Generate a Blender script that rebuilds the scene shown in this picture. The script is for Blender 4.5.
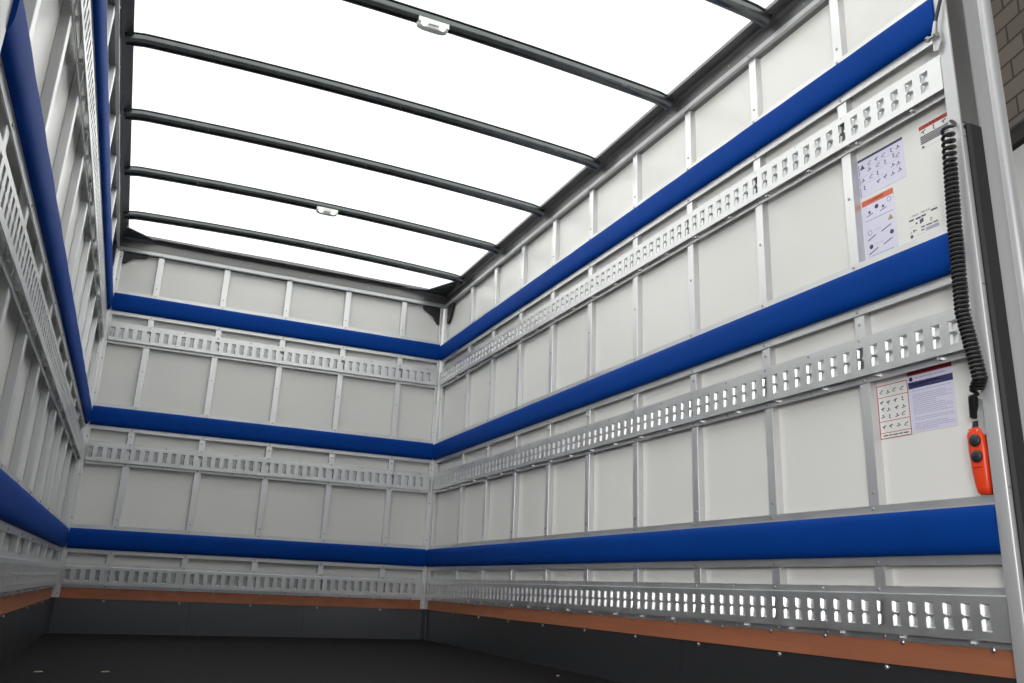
import bpy, bmesh, math, random
from mathutils import Vector, Matrix
random.seed(4)
C = bpy.context.scene
COL = C.collection
for o in list(bpy.data.objects):
    bpy.data.objects.remove(o)

# ------------------------------------------------------------ camera, light, exposure
cam_d = bpy.data.cameras.new('camera')
cam_d.sensor_width = 36.0
cam_d.lens = 29.331
cam_d.clip_start = 0.02
cam = bpy.data.objects.new('camera', cam_d)
COL.objects.link(cam)
YAW, PITCH, ROLL = -0.4132, 0.2900, -0.0429
Rc = Matrix.Rotation(YAW, 4, 'Z') @ Matrix.Rotation(PITCH, 4, 'X') @ Matrix.Rotation(ROLL, 4, 'Y') @ Matrix.Rotation(math.pi/2, 4, 'X')
cam.matrix_world = Matrix.Translation((-0.7553, 0.0, 0.3238)) @ Rc
C.camera = cam

W = bpy.data.worlds.new('hall_ambient')
C.world = W
W.use_nodes = True
W.node_tree.nodes['Background'].inputs[0].default_value = (0.95, 0.97, 1.0, 1)
W.node_tree.nodes['Background'].inputs[1].default_value = 0.22

ld = bpy.data.lights.new('hall_skylight', 'AREA')
ld.shape = 'RECTANGLE'
ld.size, ld.size_y = 5.0, 8.0
ld.energy = 352
ld.color = (1.0, 1.0, 0.985)
lo = bpy.data.objects.new('hall_skylight', ld)
lo.location = (0, 4.0, 3.9)
COL.objects.link(lo)

ld2 = bpy.data.lights.new('hall_lamp', 'AREA')       # a hall lamp hanging behind the open rear of the body
ld2.shape = 'RECTANGLE'
ld2.size, ld2.size_y = 3.0, 2.0
ld2.energy = 255
ld2.color = (1.0, 0.985, 0.97)
lo2 = bpy.data.objects.new('hall_lamp', ld2)
lo2.location = (-4.2, -3.2, 1.7)
lo2.rotation_euler = (Vector((0.8, 3.6, 0.95)) - Vector(lo2.location)).to_track_quat('-Z', 'Y').to_euler()
COL.objects.link(lo2)

vs = C.view_settings
vs.view_transform = 'Standard'
vs.look = 'None'
vs.gamma = 1
vs.use_curve_mapping = False
vs.exposure = 0.13


# ------------------------------------------------------------ materials
def mat(name, col, rough=0.5, metal=0.0, spec=0.5, noise=None, bump=None, emit=None, stretch=None, coat=0):
    m = bpy.data.materials.new(name)
    m.use_nodes = True
    nt = m.node_tree
    p = nt.nodes['Principled BSDF']
    p.inputs['Base Color'].default_value = (*col, 1)
    p.inputs['Roughness'].default_value = rough
    p.inputs['Metallic'].default_value = metal
    p.inputs['Specular IOR Level'].default_value = spec
    p.inputs['Coat Weight'].default_value = coat
    tc = nt.nodes.new('ShaderNodeTexCoord')
    mp = nt.nodes.new('ShaderNodeMapping')
    nt.links.new(tc.outputs['Object'], mp.inputs['Vector'])
    if stretch:
        mp.inputs['Scale'].default_value = stretch
    if noise:
        sc, amt = noise
        n = nt.nodes.new('ShaderNodeTexNoise')
        n.inputs['Scale'].default_value = sc
        n.inputs['Detail'].default_value = 4
        nt.links.new(mp.outputs[0], n.inputs['Vector'])
        r = nt.nodes.new('ShaderNodeMapRange')
        r.inputs['From Min'].default_value = 0.3
        r.inputs['From Max'].default_value = 0.7
        r.inputs['To Min'].default_value = 1 - amt
        r.inputs['To Max'].default_value = 1 + amt
        nt.links.new(n.outputs['Fac'], r.inputs['Value'])
        mx = nt.nodes.new('ShaderNodeMix')
        mx.data_type = 'RGBA'
        mx.blend_type = 'MULTIPLY'
        mx.inputs['Factor'].default_value = 1
        mx.inputs['A'].default_value = (*col, 1)
        nt.links.new(r.outputs['Result'], mx.inputs['B'])
        nt.links.new(mx.outputs['Result'], p.inputs['Base Color'])
        if metal > 0.3:
            r2 = nt.nodes.new('ShaderNodeMapRange')
            r2.inputs['To Min'].default_value = max(rough - 0.12, 0.05)
            r2.inputs['To Max'].default_value = rough + 0.12
            nt.links.new(n.outputs['Fac'], r2.inputs['Value'])
            nt.links.new(r2.outputs['Result'], p.inputs['Roughness'])
    if bump:
        sc, st = bump
        n2 = nt.nodes.new('ShaderNodeTexNoise')
        n2.inputs['Scale'].default_value = sc
        n2.inputs['Detail'].default_value = 3
        nt.links.new(mp.outputs[0], n2.inputs['Vector'])
        b = nt.nodes.new('ShaderNodeBump')
        b.inputs['Strength'].default_value = st
        b.inputs['Distance'].default_value = 0.01
        nt.links.new(n2.outputs['Fac'], b.inputs['Height'])
        nt.links.new(b.outputs['Normal'], p.inputs['Normal'])
    if emit:
        p.inputs['Emission Color'].default_value = (*emit[0], 1)
        p.inputs['Emission Strength'].default_value = emit[1]
    return m


def srgb(r, g, b):
    f = lambda v: (v/255/12.92) if v/255 <= 0.04045 else ((v/255+0.055)/1.055)**2.4
    return (f(r), f(g), f(b))


PANEL = mat('glossy_white_panel', (0.765, 0.762, 0.732), 0.28, 0, 0.35, noise=(1.2, 0.03))
ALU = mat('mill_aluminium', (0.74, 0.745, 0.75), 0.42, 0.88, 0.5, noise=(14, 0.06), stretch=(1, 1, 0.15))
ALU_H = mat('pressed_aluminium', (0.68, 0.685, 0.69), 0.42, 0.9, 0.5, noise=(10, 0.05))
GALV = mat('galvanised_steel', (0.125, 0.137, 0.137), 0.22, 0.9, 0.5, noise=(25, 0.10))
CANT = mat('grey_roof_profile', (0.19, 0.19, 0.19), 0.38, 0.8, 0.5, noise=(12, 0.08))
BLACK = mat('black_bracket', (0.02, 0.02, 0.02), 0.5)
RUBBER = mat('black_rubber', (0.012, 0.011, 0.013), 0.55, 0, 0.4)
BLUE = mat('blue_vinyl', (0.0014, 0.043, 0.255), 0.6, 0, 0.06, noise=(8, 0.05), bump=(220, 0.08))
PLY = mat('brown_phenolic_board', (0.37, 0.135, 0.068), 0.5, 0, 0.4, noise=(9, 0.10), stretch=(1, 0.25, 3))
KICK = mat('dark_kick_sheet', (0.15, 0.155, 0.165), 0.30, 0.85, 0.5, noise=None)
FLOOR = mat('dark_brown_floor_board', (0.0042, 0.0034, 0.0034), 0.7, 0, 0.13, noise=(60, 0.12), bump=(350, 0.15))
STEEL = mat('zinc_screw', (0.5, 0.5, 0.5), 0.35, 0.9)
RIVET = mat('dull_rivet', (0.40, 0.40, 0.40), 0.4, 0.8)
ORANGE = mat('orange_plastic', (0.80, 0.055, 0.010), 0.35, 0, 0.5)
BUTTON = mat('black_button', (0.02, 0.022, 0.025), 0.45)
CABLE = mat('black_cable', (0.012, 0.011, 0.012), 0.4, 0, 0.5)
PAPER = mat('lavender_white_vinyl', (0.66, 0.65, 0.80), 0.16, 0, 0.5)
PAPERC = mat('white_film', (0.74, 0.735, 0.71), 0.2, 0, 0.5)
INK = mat('dark_ink', (0.05, 0.05, 0.09), 0.5)
INKL = mat('grey_ink', (0.36, 0.36, 0.46), 0.5)
NAVY = mat('navy_ink', (0.03, 0.03, 0.12), 0.4)
RED = mat('red_ink', (0.42, 0.03, 0.04), 0.4)
REDO = mat('orange_red_ink', (0.62, 0.12, 0.05), 0.4)
YEL = mat('ochre_ink', (0.42, 0.30, 0.10), 0.4)
LENS = mat('clear_lens', (0.75, 0.78, 0.74), 0.25, 0, 0.5)
LED = mat('led', (1, 1, 1), 0.3, emit=((1.0, 1.0, 0.92), 3.0))
WOOD = mat('pale_wood_chip', (0.45, 0.38, 0.3), 0.7)
FRAME = mat('anodised_frame', (0.50, 0.505, 0.515), 0.38, 0.45, 0.5, noise=(10, 0.05), stretch=(1, 1, 0.1))
CLAD = mat('white_cladding', (0.75, 0.74, 0.72), 0.5)
BEAM = mat('dark_gutter', (0.06, 0.055, 0.05), 0.6)
CONC = mat('hall_concrete', (0.25, 0.25, 0.25), 0.8, noise=(2, 0.1))

ROOF = bpy.data.materials.new('translucent_roof_sheet')
ROOF.use_nodes = True
nt = ROOF.node_tree
nt.nodes.clear()
out = nt.nodes.new('ShaderNodeOutputMaterial')
mixs = nt.nodes.new('ShaderNodeMixShader')
tr = nt.nodes.new('ShaderNodeBsdfTranslucent')
df = nt.nodes.new('ShaderNodeBsdfDiffuse')
tr.inputs['Color'].default_value = (0.90, 0.91, 0.89, 1)
df.inputs['Color'].default_value = (0.85, 0.85, 0.83, 1)
mixs.inputs[0].default_value = 0.25
nt.links.new(tr.outputs[0], mixs.inputs[1])
nt.links.new(df.outputs[0], mixs.inputs[2])
nt.links.new(mixs.outputs[0], out.inputs[0])

BRICK = bpy.data.materials.new('concrete_blockwork')
BRICK.use_nodes = True
nt = BRICK.node_tree
p = nt.nodes['Principled BSDF']
p.inputs['Roughness'].default_value = 0.85
tc = nt.nodes.new('ShaderNodeTexCoord')
sx = nt.nodes.new('ShaderNodeSeparateXYZ')
cx = nt.nodes.new('ShaderNodeCombineXYZ')
nt.links.new(tc.outputs['Object'], sx.inputs[0])
nt.links.new(sx.outputs['Y'], cx.inputs['X'])
nt.links.new(sx.outputs['Z'], cx.inputs['Y'])
bt = nt.nodes.new('ShaderNodeTexBrick')
bt.inputs['Scale'].default_value = 1.0
bt.inputs['Brick Width'].default_value = 0.31
bt.inputs['Row Height'].default_value = 0.160
bt.inputs['Mortar Size'].default_value = 0.010
bt.inputs['Color1'].default_value = (0.34, 0.29, 0.235, 1)
bt.inputs['Color2'].default_value = (0.28, 0.235, 0.19, 1)
bt.inputs['Mortar'].default_value = (0.12, 0.10, 0.08, 1)
nt.links.new(cx.outputs[0], bt.inputs['Vector'])
nt.links.new(bt.outputs['Color'], p.inputs['Base Color'])
bb = nt.nodes.new('ShaderNodeBump')
bb.invert = True
bb.inputs['Strength'].default_value = 0.5
bb.inputs['Distance'].default_value = 0.02
nt.links.new(bt.outputs['Fac'], bb.inputs['Height'])
nt.links.new(bb.outputs[0], p.inputs['Normal'])


# ------------------------------------------------------------ mesh helpers
def tag(o, label=None, cat=None, group=None, kind=None):
    if label: o['label'] = label
    if cat: o['category'] = cat
    if group: o['group'] = group
    if kind: o['kind'] = kind
    return o


def empty(name, loc=(0, 0, 0)):
    o = bpy.data.objects.new(name, None)
    o.empty_display_size = 0.05
    o.location = loc
    COL.objects.link(o)
    return o


class MB:
    def __init__(self):
        self.v, self.f = [], []

    def add(self, vs_, fs):
        n = len(self.v)
        self.v += [tuple(q) for q in vs_]
        self.f += [tuple(i+n for i in f) for f in fs]

    def box(self, a, b, T=None):
        (x0, y0, z0), (x1, y1, z1) = a, b
        vs_ = [(x0, y0, z0), (x1, y0, z0), (x1, y1, z0), (x0, y1, z0), (x0, y0, z1), (x1, y0, z1), (x1, y1, z1), (x0, y1, z1)]
        if T: vs_ = [T(*q) for q in vs_]
        self.add(vs_, [(0, 3, 2, 1), (4, 5, 6, 7), (0, 1, 5, 4), (1, 2, 6, 5), (2, 3, 7, 6), (3, 0, 4, 7)])

    def loft(self, rings, cap=True, closed=True):
        n = len(rings[0])
        base = len(self.v)
        for r in rings:
            self.v += [tuple(q) for q in r]
        for k in range(len(rings)-1):
            for i in range(n if closed else n-1):
                j = (i+1) % n
                a = base+k*n
                self.f.append((a+i, a+j, a+n+j, a+n+i))
        if cap:
            self.f.append(tuple(base+i for i in reversed(range(n))))
            self.f.append(tuple(base+(len(rings)-1)*n+i for i in range(n)))

    def tube(self, pts, r, n=8, cap=True):
        pts = [Vector(q) for q in pts]
        rings = []
        up = None
        for i, q in enumerate(pts):
            t = (pts[min(i+1, len(pts)-1)] - pts[max(i-1, 0)]).normalized()
            if up is None:
                up = Vector((0, 0, 1)) if abs(t.z) < 0.9 else Vector((1, 0, 0))
            u = t.cross(up).normalized()
            w = u.cross(t).normalized()
            up = w
            rr = r[i] if isinstance(r, (list, tuple)) else r
            rings.append([q + rr*(math.cos(2*math.pi*k/n)*u + math.sin(2*math.pi*k/n)*w) for k in range(n)])
        self.loft(rings, cap)

    def build(self, name, m, parent=None, smooth=False, bevel=0, loc=None):
        me = bpy.data.meshes.new(name)
        vs_ = self.v
        if loc is not None:
            vs_ = [(x-loc[0], y-loc[1], z-loc[2]) for x, y, z in self.v]
        me.from_pydata(vs_, [], self.f)
        bm = bmesh.new()
        bm.from_mesh(me)
        bmesh.ops.remove_doubles(bm, verts=bm.verts, dist=1e-6)
        bmesh.ops.recalc_face_normals(bm, faces=bm.faces)
        bm.to_mesh(me)
        bm.free()
        me.materials.append(m)
        if smooth:
            for q in me.polygons:
                q.use_smooth = True
        o = bpy.data.objects.new(name, me)
        COL.objects.link(o)
        if loc is not None and parent is None:
            o.location = loc
        if bevel:
            bv = o.modifiers.new('bevel', 'BEVEL')
            bv.width = bevel
            bv.segments = 2
            bv.limit_method = 'ANGLE'
        if parent: o.parent = parent
        if smooth and not bevel:
            es = o.modifiers.new('split', 'EDGE_SPLIT')
            es.split_angle = math.radians(40)
        return o


def link_copy(src, parent, matrix_loc):
    c = src.copy()
    COL.objects.link(c)
    c.parent = parent
    c.location = matrix_loc
    return c


# wall frames: s runs along the wall, d is the distance out of the wall panel into the room, z is up
XP, YP = 1.103, 5.417
T_R = lambda s, d, z: (XP-d, s, z)
T_L = lambda s, d, z: (-XP+d, s, z)
T_B = lambda s, d, z: (s, YP-d, z)
WALLS = {'right': (T_R, 1.323, 5.39), 'left': (T_L, 1.397, 5.39), 'back': (T_B, -1.078, 1.078)}
STUDS = {'right': [4.879-0.3986*k for k in range(9)], 'left': [4.879-0.3986*k for k in range(9)],
         'back': [-0.82+0.3986*k for k in range(5)]}
H_TOP = 2.240
SIDE_TXT = {'right': 'right wall', 'left': 'left wall', 'back': 'far end wall'}


def disc_mesh(name, m, r, h, T, n=10):
    b = MB()
    ring = lambda d, rr: [T(rr*math.cos(2*math.pi*k/n), d, rr*math.sin(2*math.pi*k/n)) for k in range(n)]
    b.loft([ring(0, r), ring(h*0.6, r), ring(h, r*0.6)])
    me = bpy.data.meshes.new(name)
    me.from_pydata(b.v, [], b.f)
    bm = bmesh.new(); bm.from_mesh(me)
    bmesh.ops.recalc_face_normals(bm, faces=bm.faces)
    bm.to_mesh(me); bm.free()
    me.materials.append(m)
    return me


DIR = {'right': lambda s, d, z: (-d, s, z), 'left': lambda s, d, z: (d, s, z), 'back': lambda s, d, z: (s, -d, z)}
RIVET_ME = {k: disc_mesh('rivet', RIVET, 0.0045, 0.003, DIR[k]) for k in DIR}
SCREW_ME = {k: disc_mesh('screw', STEEL, 0.0065, 0.005, DIR[k]) for k in DIR}


def dot(me, name, parent, loc):
    o = bpy.data.objects.new(name, me)
    COL.objects.link(o)
    o.parent = parent
    o.location = loc
    return o


# ------------------------------------------------------------ the setting
b = MB(); b.box((-XP, 1.20, -0.03), (XP, YP, 0.0))
tag(b.build('floor', FLOOR), 'dark brown anti-slip floor of the truck body', 'floor', kind='structure')

for side, (T, s0, s1) in WALLS.items():
    b = MB()
    if side == 'back':
        b.box((-XP-0.04, -0.04, 0), (XP+0.04, 0, 2.352), T)
    else:
        b.box((s0, -0.04, 0), (YP, 0, 2.352), T)
    wall = tag(b.build('wall_'+side, PANEL), 'off-white glossy panelled %s with aluminium studs' % SIDE_TXT[side], 'wall', kind='structure')
    for s in STUDS[side]:
        b = MB()
        hw = 0.018
        prof = [(s-hw-0.003, 0.0003), (s-hw, 0.0245), (s+hw, 0.0245), (s+hw+0.003, 0.0003)]
        rings = [[T(ss, d, z) for ss, d in prof] for z in (0.24, H_TOP)]
        b.loft(rings)
        st = b.build('stud', ALU, wall, bevel=0.002)
        for z in (0.62, 1.10, 1.50, 2.03):
            if side != 'left':
                dot(RIVET_ME[side], 'rivet', st, T(s, 0.0245, z))
    # kick sheet below the brown board
    b = MB()
    if side == 'back':
        for a, e in ((-1.078, -0.36), (-0.358, 0.30), (0.302, 1.078)):
            b.box((a, 0.0003, 0), (e, 0.021, 0.185), T)
    else:
        for a, e in ((s0, 2.6), (2.602, 3.95), (3.952, 5.39)):
            b.box((a, 0.0003, 0), (e, 0.021, 0.185), T)
    b.build('kick_sheet', KICK, wall)
    bb_ = MB()
    bb_.box((s0+0.0 if side != 'back' else -1.078, 0.0003, 0.183), (s1 if side != 'back' else 1.078, 0.026, 0.250), T)
    base = tag(bb_.build('baseboard_'+side, PLY, bevel=0.0015), 'brown board strip along the foot of the %s' % SIDE_TXT[side], 'baseboard', kind='structure')
    n = 17 if side != 'back' else 9
    for k in range(n):
        s = s0+0.10+(s1-s0-0.2)*k/(n-1)+random.uniform(-0.04, 0.04)
        if k == 0: s = s0+0.06
        dot(SCREW_ME[side], 'screw', base, T(s, 0.026, 0.239))
    for s in STUDS[side]:
        dot(SCREW_ME[side], 'screw', base, T(s+0.004, 0.021, 0.174))

# corner posts (L profiles) at the far corners
for sg, side in ((1, 'right'), (-1, 'left')):
    b = MB()
    x1, x0 = sg*(XP-0.0255), sg*(XP-0.075)
    prof = [(sg*(XP-0.0003), YP-0.062), (sg*(XP-0.028), YP-0.062), (sg*(XP-0.028), YP-0.040), (sg*(XP-0.040), YP-0.028), (sg*(XP-0.062), YP-0.028), (sg*(XP-0.062), YP-0.0003), (sg*(XP-0.0003), YP-0.0003)]
    b.loft([[(x, y, z) for x, y in prof] for z in (0.186, H_TOP)])
    o = b.build('corner_post', ALU, bpy.data.objects['wall_back'], bevel=0.003)
    for z in (0.21, 0.62, 0.86, 1.08, 1.34, 1.55, 2.05, 2.20):
        dot(RIVET_ME['back'], 'rivet', o, (sg*(XP-0.052), YP-0.028, z))
        dot(RIVET_ME[side], 'rivet', o, (sg*(XP-0.028), YP-0.052, z+0.02))

for sg in (1, -1):
    b = MB()
    prof = [(sg*(XP-0.0215), YP-0.046), (sg*(XP-0.026), YP-0.046), (sg*(XP-0.046), YP-0.026), (sg*(XP-0.046), YP-0.0215), (sg*(XP-0.0215), YP-0.0215)]
    b.loft([[(x, y, z) for x, y in prof] for z in (0.001, 0.1825)])
    b.build('kick_corner', KICK, bpy.data.objects['wall_back'])

# roof edge profiles along the three walls
CPROF = [(0.0003, H_TOP), (0.022, H_TOP), (0.022, 2.322), (0.028, 2.329), (0.031, 2.333), (0.073, 2.337), (0.073, 2.3515), (0.0003, 2.3515)]
for i, side in enumerate(('right', 'left', 'back')):
    T, s0, s1 = WALLS[side]
    b = MB()
    if side == 'back':
        rings = [[T(sg*(XP-d), d, z) for d, z in CPROF] for sg in (-1, 1)]
    else:
        rings = [[T(1.28, d, z) for d, z in CPROF], [T(YP-d, d, z) for d, z in CPROF]]
    b.loft(rings)
    o = tag(b.build('trim_%d' % (i+1), CANT), 'dark grey metal roof edge profile on top of the %s' % SIDE_TXT[side], 'roof edge profile', kind='structure')
    b = MB()
    ES = [(0.0222, H_TOP+0.0002), (0.037, H_TOP+0.0002), (0.038, H_TOP+0.004), (0.034, H_TOP+0.024), (0.0222, H_TOP+0.032)]
    if side == 'back':
        rings = [[T(sg*(XP-d), d, z) for d, z in ES] for sg in (-1, 1)]
    else:
        rings = [[T(s0, d, z) for d, z in ES], [T(YP-d, d, z) for d, z in ES]]
    b.loft(rings)
    b.build('edge_strip', FRAME, o)
    for s in STUDS[side]:
        dot(RIVET_ME[side], 'rivet', o, T(s+0.13, 0.022, 2.295))
        dot(RIVET_ME[side], 'rivet', o, T(s, 0.0372, 2.2500))

# roof corner plates and small upright gussets at the far corners
for sg, side in ((1, 'right'), (-1, 'left')):
    wb = bpy.data.objects['trim_3']
    b = MB()
    pts = [(sg*(XP-0.06), YP-0.06), (sg*(XP-0.06), YP-(0.40 if sg > 0 else 0.22)), (sg*(XP-0.073), YP-(0.38 if sg > 0 else 0.20)), (sg*(XP-0.19), YP-0.10), (sg*(XP-(0.36 if sg > 0 else 0.24)), YP-0.060)]
    b.loft([[(x, y, z) for x, y in pts] for z in (2.330, 2.3355)])
    b.build('corner_plate', GALV, wb)
    b = MB()
    e = XP-0.063
    prof = [(sg*e, H_TOP-0.002), (sg*(e-0.125), H_TOP-0.002), (sg*(e-0.12), H_TOP-0.025), (sg*(e-0.05), H_TOP-0.07), (sg*(e-0.012), H_TOP-0.125), (sg*e, H_TOP-0.125)]
    if sg < 0:
        prof = [(sg*e, H_TOP-0.002), (sg*(e-0.145), H_TOP-0.002), (sg*(e-0.13), H_TOP-0.02), (sg*(e-0.06), H_TOP-0.035), (sg*(e-0.015), H_TOP-0.075), (sg*e, H_TOP-0.075)]
    b.loft([[(s, YP-d, z) for s, z in prof] for d in (0.004, 0.022)])
    b.build('gusset', BLACK, bpy.data.objects['wall_back'], bevel=0.002)
    b = MB()
    y1 = YP-0.063
    prof = [(y1, H_TOP-0.002), (y1-0.11, H_TOP-0.002), (y1-0.105, H_TOP-0.02), (y1-0.045, H_TOP-0.115), (y1, H_TOP-0.12)]
    b.loft([[(sg*(XP-d), s, z) for s, z in prof] for d in (0.004, 0.022)])
    b.build('gusset', BLACK, bpy.data.objects['wall_'+side], bevel=0.002)


# translucent roof sheet, slightly cambered
def camber(x): return 0.030*(1-(x/1.06)**2)


b = MB()
n = 20
for k in range(n+1):
    x = -1.06+2.12*k/n
    b.v += [(x, 1.24, 2.3525+camber(x)), (x, 5.41, 2.3525+camber(x))]
for k in range(n):
    b.f.append((2*k, 2*k+1, 2*k+3, 2*k+2))
tag(b.build('ceiling', ROOF, smooth=True), 'translucent white roof sheet over the truck body', 'ceiling', kind='structure')

# rear frame posts
for sg, i in ((1, 4), (-1, 5)):
    yi = 1.3220 if sg > 0 else 1.3960
    prof = [(1.10, yi), (1.058, yi), (1.058, 1.2930), (1.061, 1.2890), (1.066, 1.2890), (1.066, 1.2970), (1.140, 1.2970), (1.140, 1.2890), (1.146, 1.2875), (1.195, 1.2890)]
    for k in range(0, 11):
        a = math.pi + math.pi*k/10
        prof.append((1.215+0.019*math.cos(a), 1.2870+0.020*math.sin(a)))
    prof += [(1.234, yi)]
    b = MB()
    b.loft([[(sg*x, y, z) for x, y in prof] for z in (-0.12, 2.46)])
    post = tag(b.build('trim_%d' % i, FRAME, smooth=True), 'grey aluminium post at the %s of the open rear' % ('right' if sg > 0 else 'left'), 'door frame', kind='structure')
    b = MB()
    rp = [(1.082, 1.2969), (1.082, 1.2890), (1.088, 1.2820), (1.130, 1.2820), (1.138, 1.2890), (1.138, 1.2969)]
    b.loft([[(sg*x, y, z) for x, y in rp] for z in (-0.10, 1.545)])
    b.build('rubber_strip', RUBBER, post, smooth=True)
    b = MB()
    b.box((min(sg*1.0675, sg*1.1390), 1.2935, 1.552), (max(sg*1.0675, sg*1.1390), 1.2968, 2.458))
    b.build('recess_shade_plate', CANT, post)  # added dark plate standing in for the shade in the post recess
    b = MB()
    b.box((min(sg*1.0675, sg*1.0805), 1.2920, -0.10), (max(sg*1.0675, sg*1.0805), 1.2968, 1.530))
    ch = b.build('clamping_bar', ALU, post)
    for z in (1.51, 1.1, 0.6):
        dot(RIVET_ME['back'], 'rivet', ch, (sg*1.074, 1.2920, z))
b = MB(); b.box((-1.234, 1.268, 2.461), (1.234, 1.3220, 2.56))
tag(b.build('trim_6', FRAME, bevel=0.006), 'aluminium header beam over the open rear', 'door frame', kind='structure')

# the hall outside
b = MB(); b.box((-12, -12, -1.15), (12, 16, -1.05))
tag(b.build('ground', CONC), 'grey concrete floor of the hall around the truck', 'floor', kind='structure')
b = MB(); b.box((0, -6, -1.05), (0.25, 9, 7.5))
hw = tag(b.build('wall_outside', BRICK), 'brown-grey blockwork wall of the hall outside', 'wall', kind='structure')
hw.location = (5.0, 3.6, 0)
hw.rotation_euler.z = math.radians(-17)
b = MB(); b.box((-0.07, -6, 3.74), (-0.001, 9, 3.86)); b.build('gutter', BEAM, hw)
b = MB(); b.box((-0.10, -6, 3.86), (-0.001, 9, 3.885)); b.build('ledge', CONC, hw)
b = MB(); b.box((-0.05, -6, -1.05), (-0.001, 9, 3.70)); b.build('cladding', CLAD, hw)


# ------------------------------------------------------------ padded rails
def padded_rail(side, zc, word, hpad=0.112, hfl=0.157):
    T, s0, s1 = WALLS[side]
    back = side == 'back'
    if back:
        ends = lambda d: (-XP+0.0540, XP-0.0540)
    else:
        ends = lambda d: (s0+0.0005, YP-0.0295)
    r = empty('padded_rail', T((s0+s1)/2, 0.025, zc))
    loc = r.location.copy()
    f = MB()
    h = hfl/2
    hp = hpad/2
    # aluminium carrier: flat strip with a low ridge either side of the pad
    prof = [(0.0252, -h), (0.0285, -h), (0.0285, -hp-0.003), (0.031, -hp-0.002), (0.031, hp+0.002), (0.0285, hp+0.003), (0.0285, h), (0.0252, h)]
    f.loft([[T(ends(0.031)[k], d, zc+z) for d, z in prof] for k in (0, 1)])
    fl = f.build('carrier_strip', ALU_H, r, loc=loc)
    for s in STUDS[side]:
        for q in (-1, 1):
            dot(RIVET_ME[side], 'rivet', fl, Vector(T(s, 0.0284, zc+q*(hp+h+0.004)/2))-loc)
    p_ = MB()
    pr = [(0.0312, -hp)]
    dmax, dbase = 0.0532, 0.0330
    for k in range(17):
        a = -math.pi/2+math.pi*k/16
        ca, sa = math.cos(a), math.sin(a)
        pr.append((dbase+(dmax-dbase)*abs(ca)**0.80, hp*math.copysign(abs(sa)**0.72, sa)))
    pr.append((0.0312, hp))
    nseg = 40
    rings = []
    for i in range(nseg+1):
        t = i/nseg
        ring = []
        for d, z in pr:
            a, e = ends(d)
            wob = 0.0008*math.sin(i*2.1+zc*9) * (1 if 0 < i < nseg else 0)
            dd = d+wob if d > 0.04 else d
            ring.append(T(a+(e-a)*t, dd, zc+z))
        rings.append(ring)
    p_.loft(rings)
    p_.build('pad', BLUE, r, smooth=True, loc=loc)
    return tag(r, '%s blue padded rail along the %s, %s' % (word[0], SIDE_TXT[side], word[1]), 'padded rail', 'blue padded rails round the walls')


Z_RAIL = ((1.908, ('top', 'just under the roof bays')), (1.206, ('middle', 'between two slotted tracks')), (0.506, ('bottom', 'just over the lowest slotted track')))
for side in WALLS:
    for z, w in Z_RAIL:
        padded_rail(side, z, w)


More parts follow.
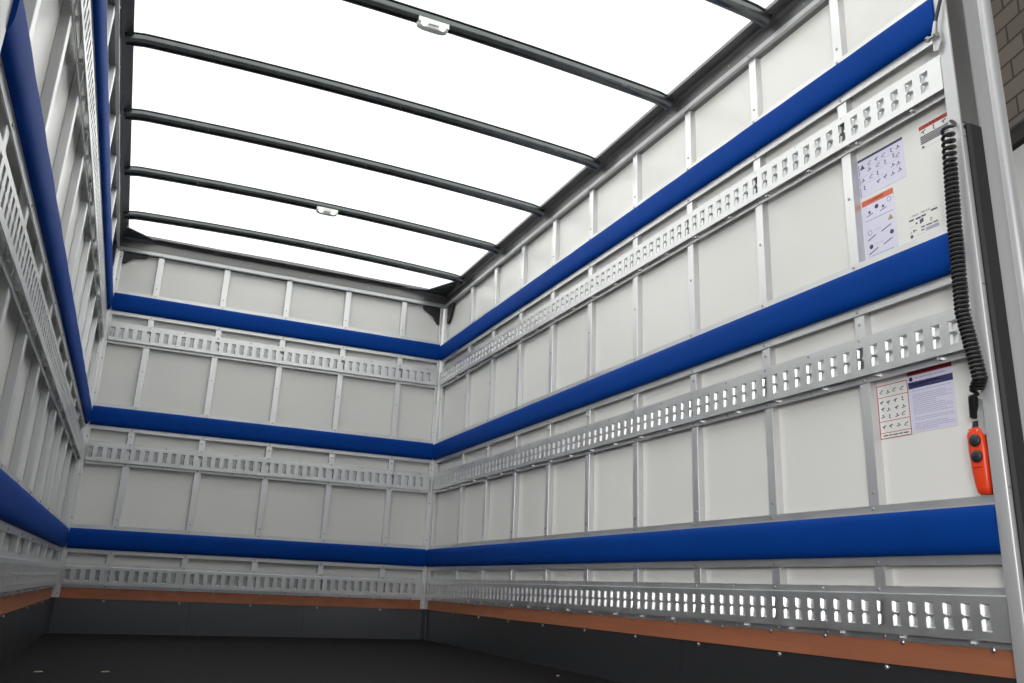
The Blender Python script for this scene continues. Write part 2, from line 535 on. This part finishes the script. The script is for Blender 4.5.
# ------------------------------------------------------------ slotted lashing tracks
def lashing_track(side, zc, word):
    T, s0, s1 = WALLS[side]
    if side == 'back':
        a0, a1 = -1.040, 1.040
    else:
        a0, a1 = s0+0.001, YP-0.064
    studs = STUDS[side]
    d0, d1, dt = 0.0252, 0.0282, 0.0445
    hF, hW, hS = 0.067, 0.047, 0.031
    P_, SW = 0.05, 0.0125
    b = MB()
    # top and bottom flanges with webs (hat section, sheet thickness 3 mm)
    prof = [(d0, hF), (d1, hF), (d1, hW+0.003), (dt, hW), (dt-0.003, hW-0.003), (d0, hW-0.001)]
    b.loft([[T(s, d, zc+z) for d, z in prof] for s in (a0, a1)])
    prof = [(d0, -hF), (d1, -hF), (d1, -hW-0.002), (d0, -hW-0.002)]
    b.loft([[T(s, d, zc+z) for d, z in prof] for s in (a0, a1)])
    prof = [(dt-0.003, -hW), (dt, -hW), (dt, -hW-0.004), (dt-0.003, -hW-0.004)]
    b.loft([[T(s, d, zc+z) for d, z in prof] for s in (a0, a1)])
    # face with slots
    ph = studs[0] % P_
    k0 = math.ceil((a0+SW+0.006-ph)/P_)
    cents = []
    s = ph+k0*P_
    while s+SW+0.006 < a1:
        cents.append(s); s += P_
    df_, db = dt, dt-0.003
    edges = [a0]+[(cents[i]+cents[i+1])/2 for i in range(len(cents)-1)]+[a1]
    def quad(d, *pts): b.add([T(s_, d, zc+z_) for s_, z_ in pts], [(0, 1, 2, 3)])
    for i, c in enumerate(cents):
        e0, e1 = edges[i], edges[i+1]
        L_, R_ = c-SW, c+SW
        nt_ = 0.0045     # notch half-way up each side: the opening is waisted
        outl = [(L_, -hS), (L_, -0.006), (L_+nt_, -0.003), (L_+nt_, 0.003), (L_, 0.006), (L_, hS), (R_, hS), (R_, 0.006), (R_-nt_, 0.003), (R_-nt_, -0.003), (R_, -0.006), (R_, -hS)]
        for d in (df_, db):
            quad(d, (e0, -hW), (e1, -hW), (R_, -hS), (L_, -hS))
            quad(d, (e0, hW), (e1, hW), (R_, hS), (L_, hS))
            b.add([T(s_, d, zc+z_) for s_, z_ in [(e0, -hW), (L_, -hS), (L_, -0.006), (L_+nt_, -0.003), (L_+nt_, 0.003), (L_, 0.006), (L_, hS), (e0, hW)]], [tuple(range(8))])
            b.add([T(s_, d, zc+z_) for s_, z_ in [(e1, -hW), (R_, -hS), (R_, -0.006), (R_-nt_, -0.003), (R_-nt_, 0.003), (R_, 0.006), (R_, hS), (e1, hW)]], [tuple(range(8))])
        n_ = len(outl)
        vv = [T(s_, df_, zc+z_) for s_, z_ in outl]+[T(s_, db, zc+z_) for s_, z_ in outl]
        b.add(vv, [(k, (k+1) % n_, n_+(k+1) % n_, n_+k) for k in range(n_)])
        # added pockets behind the opening, shaped to catch highlights, upper and lower lobe; mostly open where a stud lies behind
        at_stud = min(abs(c-q_) for q_ in studs) < 0.02
        for zm, hz in (((0.0, 0.0305),) if side == 'back' else ((-0.0160, 0.0148), (0.0160, 0.0148))):
            o_ = [(L_-0.001, -hz), (R_+0.001, -hz), (R_+0.001, hz), (L_-0.001, hz)]
            dl, du = (0.0290, 0.0350) if side == 'back' else (0.0372, 0.0340)  # floor tilt sets the tone: down darkens the back, up lightens the sides
            i_ = [(L_+0.0025, -hz+0.0033, dl), (R_-0.0042, -hz+0.0033, dl), (R_-0.0042, hz-0.0033, du), (L_+0.0025, hz-0.0033, du)]
            vv = [T(s_, db-0.0002, zc+zm+z_) for s_, z_ in o_]+[T(s_, d_, zc+zm+z_) for s_, z_, d_ in i_]
            b.add(vv, [(k, (k+1) % 4, 4+(k+1) % 4, 4+k) for k in range(4) if k == 1 or not at_stud]+([] if at_stud else [(4, 5, 6, 7)]))
    # little bridging tabs across the upper and lower web
    s = a0+0.11
    while s < a1-0.02:
        for q in (-1,):
            b.box((s-0.0045, d1-0.001, zc+min(q*(hW-0.001), q*(hW+0.012))), (s+0.0045, dt-0.006, zc+max(q*(hW-0.001), q*(hW+0.012))), T)
        s += 0.20
    loc = Vector(T((a0+a1)/2, d0, zc))
    o = b.build('lashing_track', ALU_H, smooth=True, loc=loc)
    if side != 'left':
        for i, s in enumerate([q_ for st in studs for q_ in (st, st+0.2)]):
            for q in (-1, 1):
                if a0+0.02 < s < a1-0.02:
                    dot(RIVET_ME[side], 'bolt', o, Vector(T(s+0.003*q, d1, zc+q*0.058))-loc)
    return tag(o, '%s slotted aluminium lashing track on the %s, %s' % (word[0], SIDE_TXT[side], word[1]), 'lashing track', 'slotted lashing tracks round the walls')


for side in WALLS:
    for z, w in ((1.716, ('top', 'under the top blue rail')), (0.993, ('middle', 'under the middle blue rail')), (0.309, ('lowest', 'over the brown board'))):
        lashing_track(side, z, w)

# ------------------------------------------------------------ roof bows
words = ['nearest the open rear', 'second from the open rear, carrying a small lamp', 'third from the open rear', 'third from the far end wall', 'second from the far end wall, carrying a small lamp', 'nearest the far end wall']
for k, y in enumerate([1.975+0.607*k for k in range(6)]):
    b = MB()
    path = []
    X0 = 1.056
    xs = [-X0, -1.03, -1.015, -0.99, -0.96, -0.92, -0.8, -0.6, -0.4, -0.2, 0, 0.2, 0.4, 0.6, 0.8, 0.92, 0.96, 0.99, 1.015, 1.03, X0]
    for x in xs:
        zz = 2.3285+camber(x)*0.95
        ax = abs(x)
        if ax > 0.98:
            zz -= 0.010*((ax-0.98)/0.065)**1.5
        path.append((x, zz))
    rings = []
    hw_, hh = 0.023, 0.021
    for i, (x, zz) in enumerate(path):
        x0, z0 = path[max(i-1, 0)]; x1, z1 = path[min(i+1, len(path)-1)]
        t = Vector((x1-x0, z1-z0)).normalized()
        nx, nz = -t.y, t.x
        ring = []
        # rounded-bottom box section with a thin top flange
        sec = [(-0.029, hh), (-0.029, hh-0.003), (-hw_, hh-0.004), (-hw_, hh-0.016), (-hw_+0.003, -hh+0.014), (-hw_+0.009, -hh+0.005), (-hw_+0.017, -hh), (hw_-0.017, -hh), (hw_-0.009, -hh+0.005), (hw_-0.003, -hh+0.014), (hw_, hh-0.016), (hw_, hh-0.004), (0.029, hh-0.003), (0.029, hh)]
        for u, v in sec:
            ring.append((x+nx*v, y+u, zz+nz*v))
        rings.append(ring)
    b.loft(rings)
    loc = Vector((0, y, 2.34))
    o = b.build('roof_bow', GALV, smooth=True, loc=loc)
    tag(o, 'dark grey steel roof bow %s' % words[k], 'roof bow', 'roof bows under the translucent roof')

# small interior lamps under two of the bows
for y, w in ((2.582, 'nearer the open rear'), (4.403, 'near the far end wall')):
    zc = 2.3285+camber(0)*0.95-0.021
    r = empty('interior_lamp', (-0.005, y, zc))
    tag(r, 'small clear two-bulb lamp clipped on the roof bow %s' % w, 'lamp', 'interior lamps on the roof bows')
    b = MB()
    rings = []
    for (z, hx, hy) in ((0.0, 0.062, 0.020), (-0.010, 0.058, 0.019), (-0.016, 0.046, 0.014)):
        ring = []
        for k in range(16):
            a = 2*math.pi*k/16
            c_, s_ = math.cos(a), math.sin(a)
            ring.append((hx*math.copysign(abs(c_)**0.5, c_), hy*math.copysign(abs(s_)**0.5, s_), z-0.0005))
        rings.append(ring)
    b.loft(rings)
    b.box((-0.06, -0.027, -0.008), (0.058, -0.0175, 0.012))
    b.build('lens', LENS, r, smooth=True)
    for x in (-0.036, 0.034):
        b = MB()
        b.tube([(x, -0.022, -0.0065), (x, -0.031, -0.010), (x, -0.033, -0.011)], [0.012, 0.010, 0.004], 12)
        b.build('bulb', LED, r, smooth=True)


# ------------------------------------------------------------ stickers on the right wall panel
def sticker(name, label, cat, yl, zt, w, h, m, draw, group=None):
    r = empty(name, (XP, yl-w/2, zt-h/2))
    tag(r, label, cat, group)
    loc = r.location.copy()
    TT = lambda u, d, v: (XP-d, yl-u, zt-v)
    b = MB(); b.box((0, 0.0003, 0), (w, 0.0008, h), TT)
    b.build('sheet', m, r, loc=loc)
    layers = {}
    def rect(mm, u0, v0, u1, v1, nm='print', dd=0.0010):
        layers.setdefault((nm, mm.name), [MB(), mm])[0].box((u0, 0.0008, v0), (u1, dd, v1), TT)
    def line(mm, u0, v0, u1, v1, t=0.0012, nm='print'):
        L_ = math.hypot(u1-u0, v1-v0) or 1e-6
        nx, ny = -(v1-v0)/L_*t, (u1-u0)/L_*t
        mb = layers.setdefault((nm, mm.name), [MB(), mm])[0]
        q = [(u0+nx, v0+ny), (u1+nx, v1+ny), (u1-nx, v1-ny), (u0-nx, v0-ny)]
        mb.loft([[TT(u, d, v) for u, v in q] for d in (0.0008, 0.0010)])
    def circ(mm, u, v, rr, fill=True, nm='print'):
        mb = layers.setdefault((nm, mm.name), [MB(), mm])[0]
        q = [(u+rr*math.cos(2*math.pi*k/14), v+rr*math.sin(2*math.pi*k/14)) for k in range(14)]
        if fill:
            mb.loft([[TT(a_, d, c_) for a_, c_ in q] for d in (0.0008, 0.0010)])
        else:
            for k in range(14):
                a_, c_ = q[k], q[(k+1) % 14]
                line(mm, a_[0], a_[1], c_[0], c_[1], 0.0006, nm)
    def tri(mm, u, v, rr, nm='print'):
        mb = layers.setdefault((nm, mm.name), [MB(), mm])[0]
        q = [(u, v-rr), (u+rr, v+rr*0.8), (u-rr, v+rr*0.8)]
        mb.loft([[TT(a_, d, c_) for a_, c_ in q] for d in (0.0008, 0.0010)])
    def words_(mm, u0, u1, v, hgt, lo=2, hi=7):     # a line of small print: words as short strokes
        u = u0
        while u < u1-hgt:
            L_ = min(random.randint(lo, hi)*hgt*0.55, u1-u)
            rect(mm, u, v, u+L_, v+hgt*0.62, 'small_print')
            u += L_+hgt*0.55
    draw(dict(rect=rect, line=line, circ=circ, tri=tri, words=words_, w=w, h=h))
    for (nm, _), (mb, mm) in layers.items():
        tag(mb.build(nm, mm, r, loc=loc), kind='stuff' if nm == 'small_print' else None)
    return r, TT, loc


def lettering(text, r, TT, loc, u, v, size, m, xs=1.0):
    cu = bpy.data.curves.new('lettering', 'FONT')
    cu.body = text
    cu.size = size
    cu.extrude = 0.0001
    tmp = bpy.data.objects.new('lettering_tmp', cu)
    COL.objects.link(tmp)
    bpy.context.view_layer.update()
    me = bpy.data.meshes.new_from_object(tmp.evaluated_get(bpy.context.evaluated_depsgraph_get()))
    bpy.data.objects.remove(tmp)
    me.name = 'lettering'
    for q in me.vertices:
        q.co = Vector(TT(u+q.co.x*xs, 0.0009+q.co.z, v-q.co.y))-loc
    me.materials.clear()
    me.materials.append(m)
    o = bpy.data.objects.new('lettering', me)
    COL.objects.link(o)
    o.parent = r
    return o


def figure(g, u, v, s, m=INK):       # a small pictogram of a handle and linkage
    k = random.randint(0, 3)
    L = g['line']
    if k == 0:
        L(m, u-s, v+s*0.6, u, v-s*0.2); L(m, u, v-s*0.2, u+s*0.9, v-s*0.5); L(m, u-s*0.8, v+s*0.9, u+s*0.7, v+s*0.9, 0.0007)
    elif k == 1:
        g['rect'](m, u-s*0.3, v-s*0.6, u+s*0.3, v+s*0.1); L(m, u-s, v+s*0.7, u+s, v+s*0.3)
    elif k == 2:
        g['circ'](m, u, v-s*0.5, s*0.35); L(m, u, v-s*0.2, u-s*0.2, v+s*0.6); L(m, u-s*0.2, v+s*0.6, u+s*0.6, v+s*0.9)
    else:
        L(m, u-s*0.9, v, u+s*0.9, v-s*0.6, 0.0016); L(m, u-s*0.2, v-s*0.2, u+s*0.1, v+s*0.8)


def draw_grid(g):
    w, h = g['w'], g['h']
    g['rect'](NAVY, 0, 0, w, 0.008)
    g['rect'](NAVY, 0.002, 0.018, 0.004, h*0.42); g['rect'](NAVY, 0.002, h*0.47, 0.004, h*0.68); g['rect'](NAVY, 0.002, h*0.73, 0.004, h*0.97)
    g['tri'](INK, 0.016, 0.028, 0.009)
    for v in (0.022, 0.046, 0.072, 0.097):
        for u in (0.018, 0.045, 0.070, 0.098, 0.126, 0.148):
            if random.random() < 0.8 and not (v == 0.022 and u < 0.03):
                figure(g, u+random.uniform(-0.004, 0.004), v+random.uniform(-0.003, 0.003), 0.0075)
    for v in (0.036, 0.060, 0.085):
        g['line'](INKL, 0.008, v, w-0.01, v, 0.0004)


sticker('instruction_sticker', 'pale sticker of small lift pictograms with a dark header, above the orange-barred one', 'sticker', 1.668, 1.623, 0.165, 0.126, PAPER, draw_grid)


def draw_tall(g):
    w, h = g['w'], g['h']
    g['rect'](REDO, 0, 0, w, 0.018)
    g['words'](PAPER, 0.028, 0.085, 0.007, 0.005)
    figure(g, 0.026, 0.046, 0.012); g['circ'](INK, 0.053, 0.034, 0.007)
    figure(g, 0.076, 0.046, 0.012); g['circ'](INK, 0.099, 0.030, 0.007, False)
    g['line'](INK, 0.010, 0.068, w-0.006, 0.068, 0.0006)
    g['tri'](YEL, 0.098, 0.086, 0.010)
    g['circ'](INK, 0.022, 0.108, 0.007, False); g['words'](INKL, 0.038, 0.062, 0.104, 0.003)
    g['line'](INK, 0.012, 0.130, 0.042, 0.120, 0.0015); g['line'](INK, 0.062, 0.118, 0.098, 0.108, 0.0015)
    g['circ'](INK, 0.098, 0.132, 0.007)
    g['circ'](INK, 0.022, 0.152, 0.007); g['words'](INKL, 0.038, 0.066, 0.147, 0.003)
    g['line'](INK, 0.012, 0.174, 0.046, 0.162, 0.0015); g['line'](INK, 0.066, 0.160, 0.098, 0.150, 0.0015)
    for v in (0.180, 0.186):
        g['words'](INKL, 0.014, w-0.012, v, 0.004)


sticker('instruction_sticker', 'tall pale sticker with an orange header bar and a small yellow triangle', 'sticker', 1.666, 1.484, 0.115, 0.200, PAPER, draw_tall)


def draw_red(g):
    w, h = g['w'], g['h']
    g['rect'](RED, 0, 0, w, 0.012)
    g['words'](PAPER, 0.030, 0.075, 0.004, 0.004)
    figure(g, 0.014, 0.021, 0.008); figure(g, 0.047, 0.021, 0.008); figure(g, 0.079, 0.021, 0.008)
    for k in range(5):
        g['rect'](INK, 0.002, 0.032+0.0052*k, w-0.002, 0.0355+0.0052*k)
        g['words'](INKL, 0.006, w-0.006, 0.033+0.0052*k, 0.003)
    g['circ'](INK, 0.008, 0.066, 0.004)


sticker('warning_sticker', 'small sticker with a dark red header and dark text block beside the coiled cable', 'sticker', 1.446, 1.622, 0.095, 0.070, PAPERC, draw_red)


def draw_max(g):
    for u, v, a in ((0.0, 0.014, 0.016), (0.022, 0.015, 0.016), (0.040, 0.014, 0.015), (0.072, 0.009, 0.020)):
        g['rect'](INK, u, v, u+a, v+0.005)
    g['rect'](INK, 0.020, 0.028, 0.026, 0.033); g['rect'](INK, 0.034, 0.024, 0.040, 0.036); g['rect'](INK, 0.0405, 0.022, 0.046, 0.034)
    g['line'](INKL, 0.0, 0.036, 0.020, 0.036, 0.0006)
    g['circ'](INK, 0.004, 0.064, 0.005)
    g['rect'](INK, 0.010, 0.046, 0.014, 0.054); g['line'](INK, 0.014, 0.050, 0.022, 0.050); g['tri'](INKL, 0.003, 0.052, 0.004)
    g['line'](INKL, 0.020, 0.066, 0.048, 0.066, 0.0006)
    g['line'](INK, 0.066, 0.032, 0.074, 0.032, 0.0006); g['circ'](INK, 0.070, 0.037, 0.003, False)
    g['words'](INK, 0.036, 0.090, 0.046, 0.006); g['words'](INK, 0.036, 0.046, 0.055, 0.006); g['rect'](INKL, 0.050, 0.054, 0.092, 0.064)


r_, TT_, loc_ = sticker('load_sticker', 'white load diagram sticker with small black marks above the middle blue rail', 'sticker', 1.508, 1.374, 0.106, 0.078, PAPERC, draw_max)
lettering('MAX.  750 KG', r_, TT_, loc_, 0.010, 0.0085, 0.0085, INK, 1.15)


def draw_table(g):
    w, h = g['w'], g['h']
    t = 0.0022
    g['rect'](RED, 0, 0, w, t); g['rect'](RED, 0, h-t, w, h); g['rect'](RED, 0, 0, t, h); g['rect'](RED, w-t, 0, w, h)
    for v in (0.034, 0.101, 0.133):
        g['rect'](RED, t, v, w-t, v+t*0.8)
    for v in (0.019, 0.049, 0.068, 0.088, 0.117):
        for u in (0.016, 0.038, 0.062, 0.086):
            figure(g, u+random.uniform(-0.003, 0.003), v+random.uniform(-0.002, 0.002), 0.0065)
    g['words'](INK, 0.010, w-0.010, 0.140, 0.005)


sticker('instruction_sticker', 'red-framed sticker with four rows of black pictograms by the orange control', 'sticker', 1.670, 0.915, 0.104, 0.150, PAPERC, draw_table)


def draw_info(g):
    w, h = g['w'], g['h']
    g['rect'](RED, 0, 0, w, 0.018)
    g['words'](REDO, 0.020, w-0.03, 0.007, 0.004)
    g['circ'](NAVY, 0.010, 0.028, 0.006); g['words'](INKL, 0.022, w-0.02, 0.025, 0.005)
    g['rect'](NAVY, 0, 0.036, w, 0.054)
    g['words'](PAPER, 0.006, 0.105, 0.041, 0.004); g['words'](PAPER, 0.006, 0.050, 0.047, 0.003)
    v = 0.060
    while v < h-0.006:
        if random.random() < 0.92:
            g['words'](INKL, 0.010, w-0.006-random.choice((0, 0, 0.02, 0.05)), v, 0.003)
        v += 0.0052


sticker('instruction_sticker', 'lavender text sticker with red and navy header bars right of the red-framed one', 'sticker', 1.564, 0.940, 0.137, 0.172, PAPER, draw_info)

# ------------------------------------------------------------ control pendant, holder and coiled cable
pc = Vector((1.078, 1.357, 0.668))
r = empty('control_pendant', pc)
tag(r, 'orange hand control with two black buttons hanging on the right wall', 'hand control')
b = MB()
rings = []
for (z, hy, hx, oy) in ((0.080, 0.009, 0.009, 0.003), (0.076, 0.017, 0.014, 0.003), (0.060, 0.0225, 0.017, 0.002), (0.02, 0.0235, 0.018, 0.0), (-0.03, 0.0215, 0.017, -0.001), (-0.066, 0.0185, 0.016, -0.003), (-0.076, 0.0165, 0.014, -0.003), (-0.081, 0.012, 0.010, -0.003)):
    ring = []
    for k in range(20):
        a = 2*math.pi*k/20
        c_, s_ = math.cos(a), math.sin(a)
        ring.append((hx*math.copysign(abs(c_)**0.55, c_), oy+hy*math.copysign(abs(s_)**0.55, s_), z))
    rings.append(ring)
b.loft(rings)
body = b.build('body', ORANGE, r, smooth=True)
for z in (0.046, 0.008):
    b = MB()
    prof = [(-0.0165, 0.0145), (-0.021, 0.0140), (-0.0235, 0.011), (-0.0245, 0.005)]
    b.loft([[(x, -0.002+rr*math.cos(2*math.pi*k/20), z+rr*1.05*math.sin(2*math.pi*k/20)) for k in range(20)] for x, rr in prof])
    b.build('button', BUTTON, r, smooth=True)
b = MB()
b.box((-0.0182, -0.010, -0.019), (-0.0160, 0.011, -0.0165))
b.build('engraved_mark', RED, r)
for yy in (-0.010, 0.015):
    b = MB()
    b.tube([(-0.012, yy, 0.069), (-0.0165, yy, 0.070)], 0.0022, 8)
    b.build('screw', STEEL, r)
b = MB()
b.tube([(0, 0.003, 0.079), (0, 0.003, 0.088), (0, 0.004, 0.095)], [0.0105, 0.0085, 0.0065], 12)
b.build('cable_gland', RUBBER, r, smooth=True)

r = empty('control_holder', (XP, 1.3295, 0.69))
tag(r, 'grey clip behind the orange hand control beside the rear post', 'holder')
b = MB(); b.box((-0.034, -0.006, 0.035), (-0.0003, 0.020, 0.125)); b.build('bracket', FRAME, r, bevel=0.003)
b = MB(); b.box((-0.030, -0.006, -0.105), (-0.0003, 0.003, 0.034)); b.build('backing_plate', BUTTON, r, bevel=0.002)


# coiled cable: straight tail out of the gland, tight coil, then a long coil running up beside the post
def axis(t):
    pts = [(0, Vector((1.077, 1.361, 0.775))), (0.12, Vector((1.058, 1.345, 0.818))), (0.20, Vector((1.030, 1.300, 0.850))), (0.42, Vector((1.022, 1.320, 1.02))), (0.70, Vector((1.020, 1.311, 1.25))), (0.90, Vector((1.021, 1.303, 1.42))), (1.0, Vector((1.022, 1.299, 1.520)))]
    for (t0, a), (t1, c) in zip(pts, pts[1:]):
        if t <= t1:
            return a.lerp(c, (t-t0)/(t1-t0))
    return pts[-1][1]


b = MB()
path = []
t = 0.0
ang = 0.0
z_prev = axis(0).z
while t < 1.0:
    z = axis(t).z
    if t < 0.125:
        rad, pitch = 0.0070, 0.0115
    elif t < 0.150:
        rad, pitch = 0.004, 0.05
    elif t < 0.80:
        rad, pitch = 0.0135, 0.0112
    else:
        rad, pitch = 0.0135, 0.0112+0.005*((t-0.80)/0.2)**1.5
    dz = 0.0012 if pitch < 0.03 else 0.004
    dz = pitch/14 if pitch < 0.03 else 0.003
    dt_ = dz/0.80
    ang += 2*math.pi*dz/pitch
    c = axis(t)
    path.append((c, ang, rad))
    t += dt_
rs = [q[2] for q in path]
sm = []
for i in range(len(rs)):
    w = rs[max(0, i-7):i+8]
    sm.append(sum(w)/len(w))
pts = [c+Vector((rr*math.cos(a), rr*math.sin(a), 0)) for (c, a, _), rr in zip(path, sm)]
end = pts[-1]
tan = (pts[-1]-pts[-2]).normalized()
c1, c2, fin = end+tan*0.03+Vector((0, 0, 0.012)), Vector((1.050, 1.330, 1.575)), Vector((XP-0.001, 1.336, 1.575))
pts += [end*(1-u)**3+c1*3*u*(1-u)**2+c2*3*u*u*(1-u)+fin*u**3 for u in [k/14 for k in range(1, 15)]]
pts = [Vector((1.077, 1.361, 0.774))]+pts
bb2 = MB()
# fixed frame tube keeps the twist steady
rings = []
for i, q in enumerate(pts):
    tdir = (pts[min(i+1, len(pts)-1)]-pts[max(i-1, 0)])
    tdir = tdir.normalized() if tdir.length > 1e-7 else Vector((0, 0, 1))
    ref = Vector((0, 0, 1)) if abs(tdir.z) < 0.95 else Vector((0, 1, 0))
    u = tdir.cross(ref).normalized(); w = u.cross(tdir)
    rad = 0.0048
    rings.append([q+rad*(math.cos(2*math.pi*k/6)*u+math.sin(2*math.pi*k/6)*w) for k in range(6)])
bb2.loft(rings)
loc = Vector((1.03, 1.31, 1.2))
tag(bb2.build('coiled_cable', CABLE, smooth=True, loc=loc), 'black coiled cable hanging down to the orange hand control', 'cable')

# ------------------------------------------------------------ pull rod with fitting at the end of the top rail
r = empty('pull_rod', (1.040, 1.3195, 1.815))
tag(r, 'thin dark rod with a bolt at the near end of the top right rail', 'rod')
b = MB()
b.tube([(0.0, -0.004, 0.020), (0.0, -0.012, 0.052), (0.004, -0.052, 0.16), (0.010, -0.12, 0.35)], 0.0048, 10)
b.build('rod', BUTTON, r, smooth=True)
b = MB()
b.tube([(0, -0.002, 0.008), (0, -0.005, 0.024), (0, -0.010, 0.044)], [0.0062, 0.0068, 0.0058], 12)
b.build('ferrule', STEEL, r, smooth=True)
b = MB()
b.tube([(-0.005, 0.018, 0.003), (-0.005, -0.014, -0.002)], 0.0045, 10)
for y in (0.015, -0.010):
    b.tube([(-0.005, y+0.004, 0.0027), (-0.005, y-0.004, 0.0012)], 0.0085, 6)
b.build('bolt', STEEL, r)
b = MB()
q = [(0.010, 0.024), (-0.016, 0.016), (-0.018, -0.016), (-0.004, -0.042), (0.010, -0.036)]
b.loft([[(x, y, z) for y, z in q] for x in (0.004, 0.008)])
b.build('bracket_plate', FRAME, r, bevel=0.001)

# ------------------------------------------------------------ crumbs on the floor
for (x, y), rz, w in zip(((-0.953, 3.355), (-0.75, 3.359), (0.927, 3.227)), (0.3, 0.1, 0.8), ('at the far left of the floor', 'left of centre on the floor', 'near the right kick sheet')):
    b = MB()
    q = [(-0.014, -0.004), (0.004, -0.006), (0.015, -0.001), (0.010, 0.005), (-0.010, 0.004)]
    b.loft([[(u*s, v*s, z) for u, v in q] for z, s in ((0.0002, 1.0), (0.003, 0.85))])
    o = b.build('wood_chip', WOOD)
    o.location = (x, y, 0); o.rotation_euler.z = rz
    tag(o, 'tiny pale wood chip lying %s' % w, 'wood chip', 'wood chips on the floor')
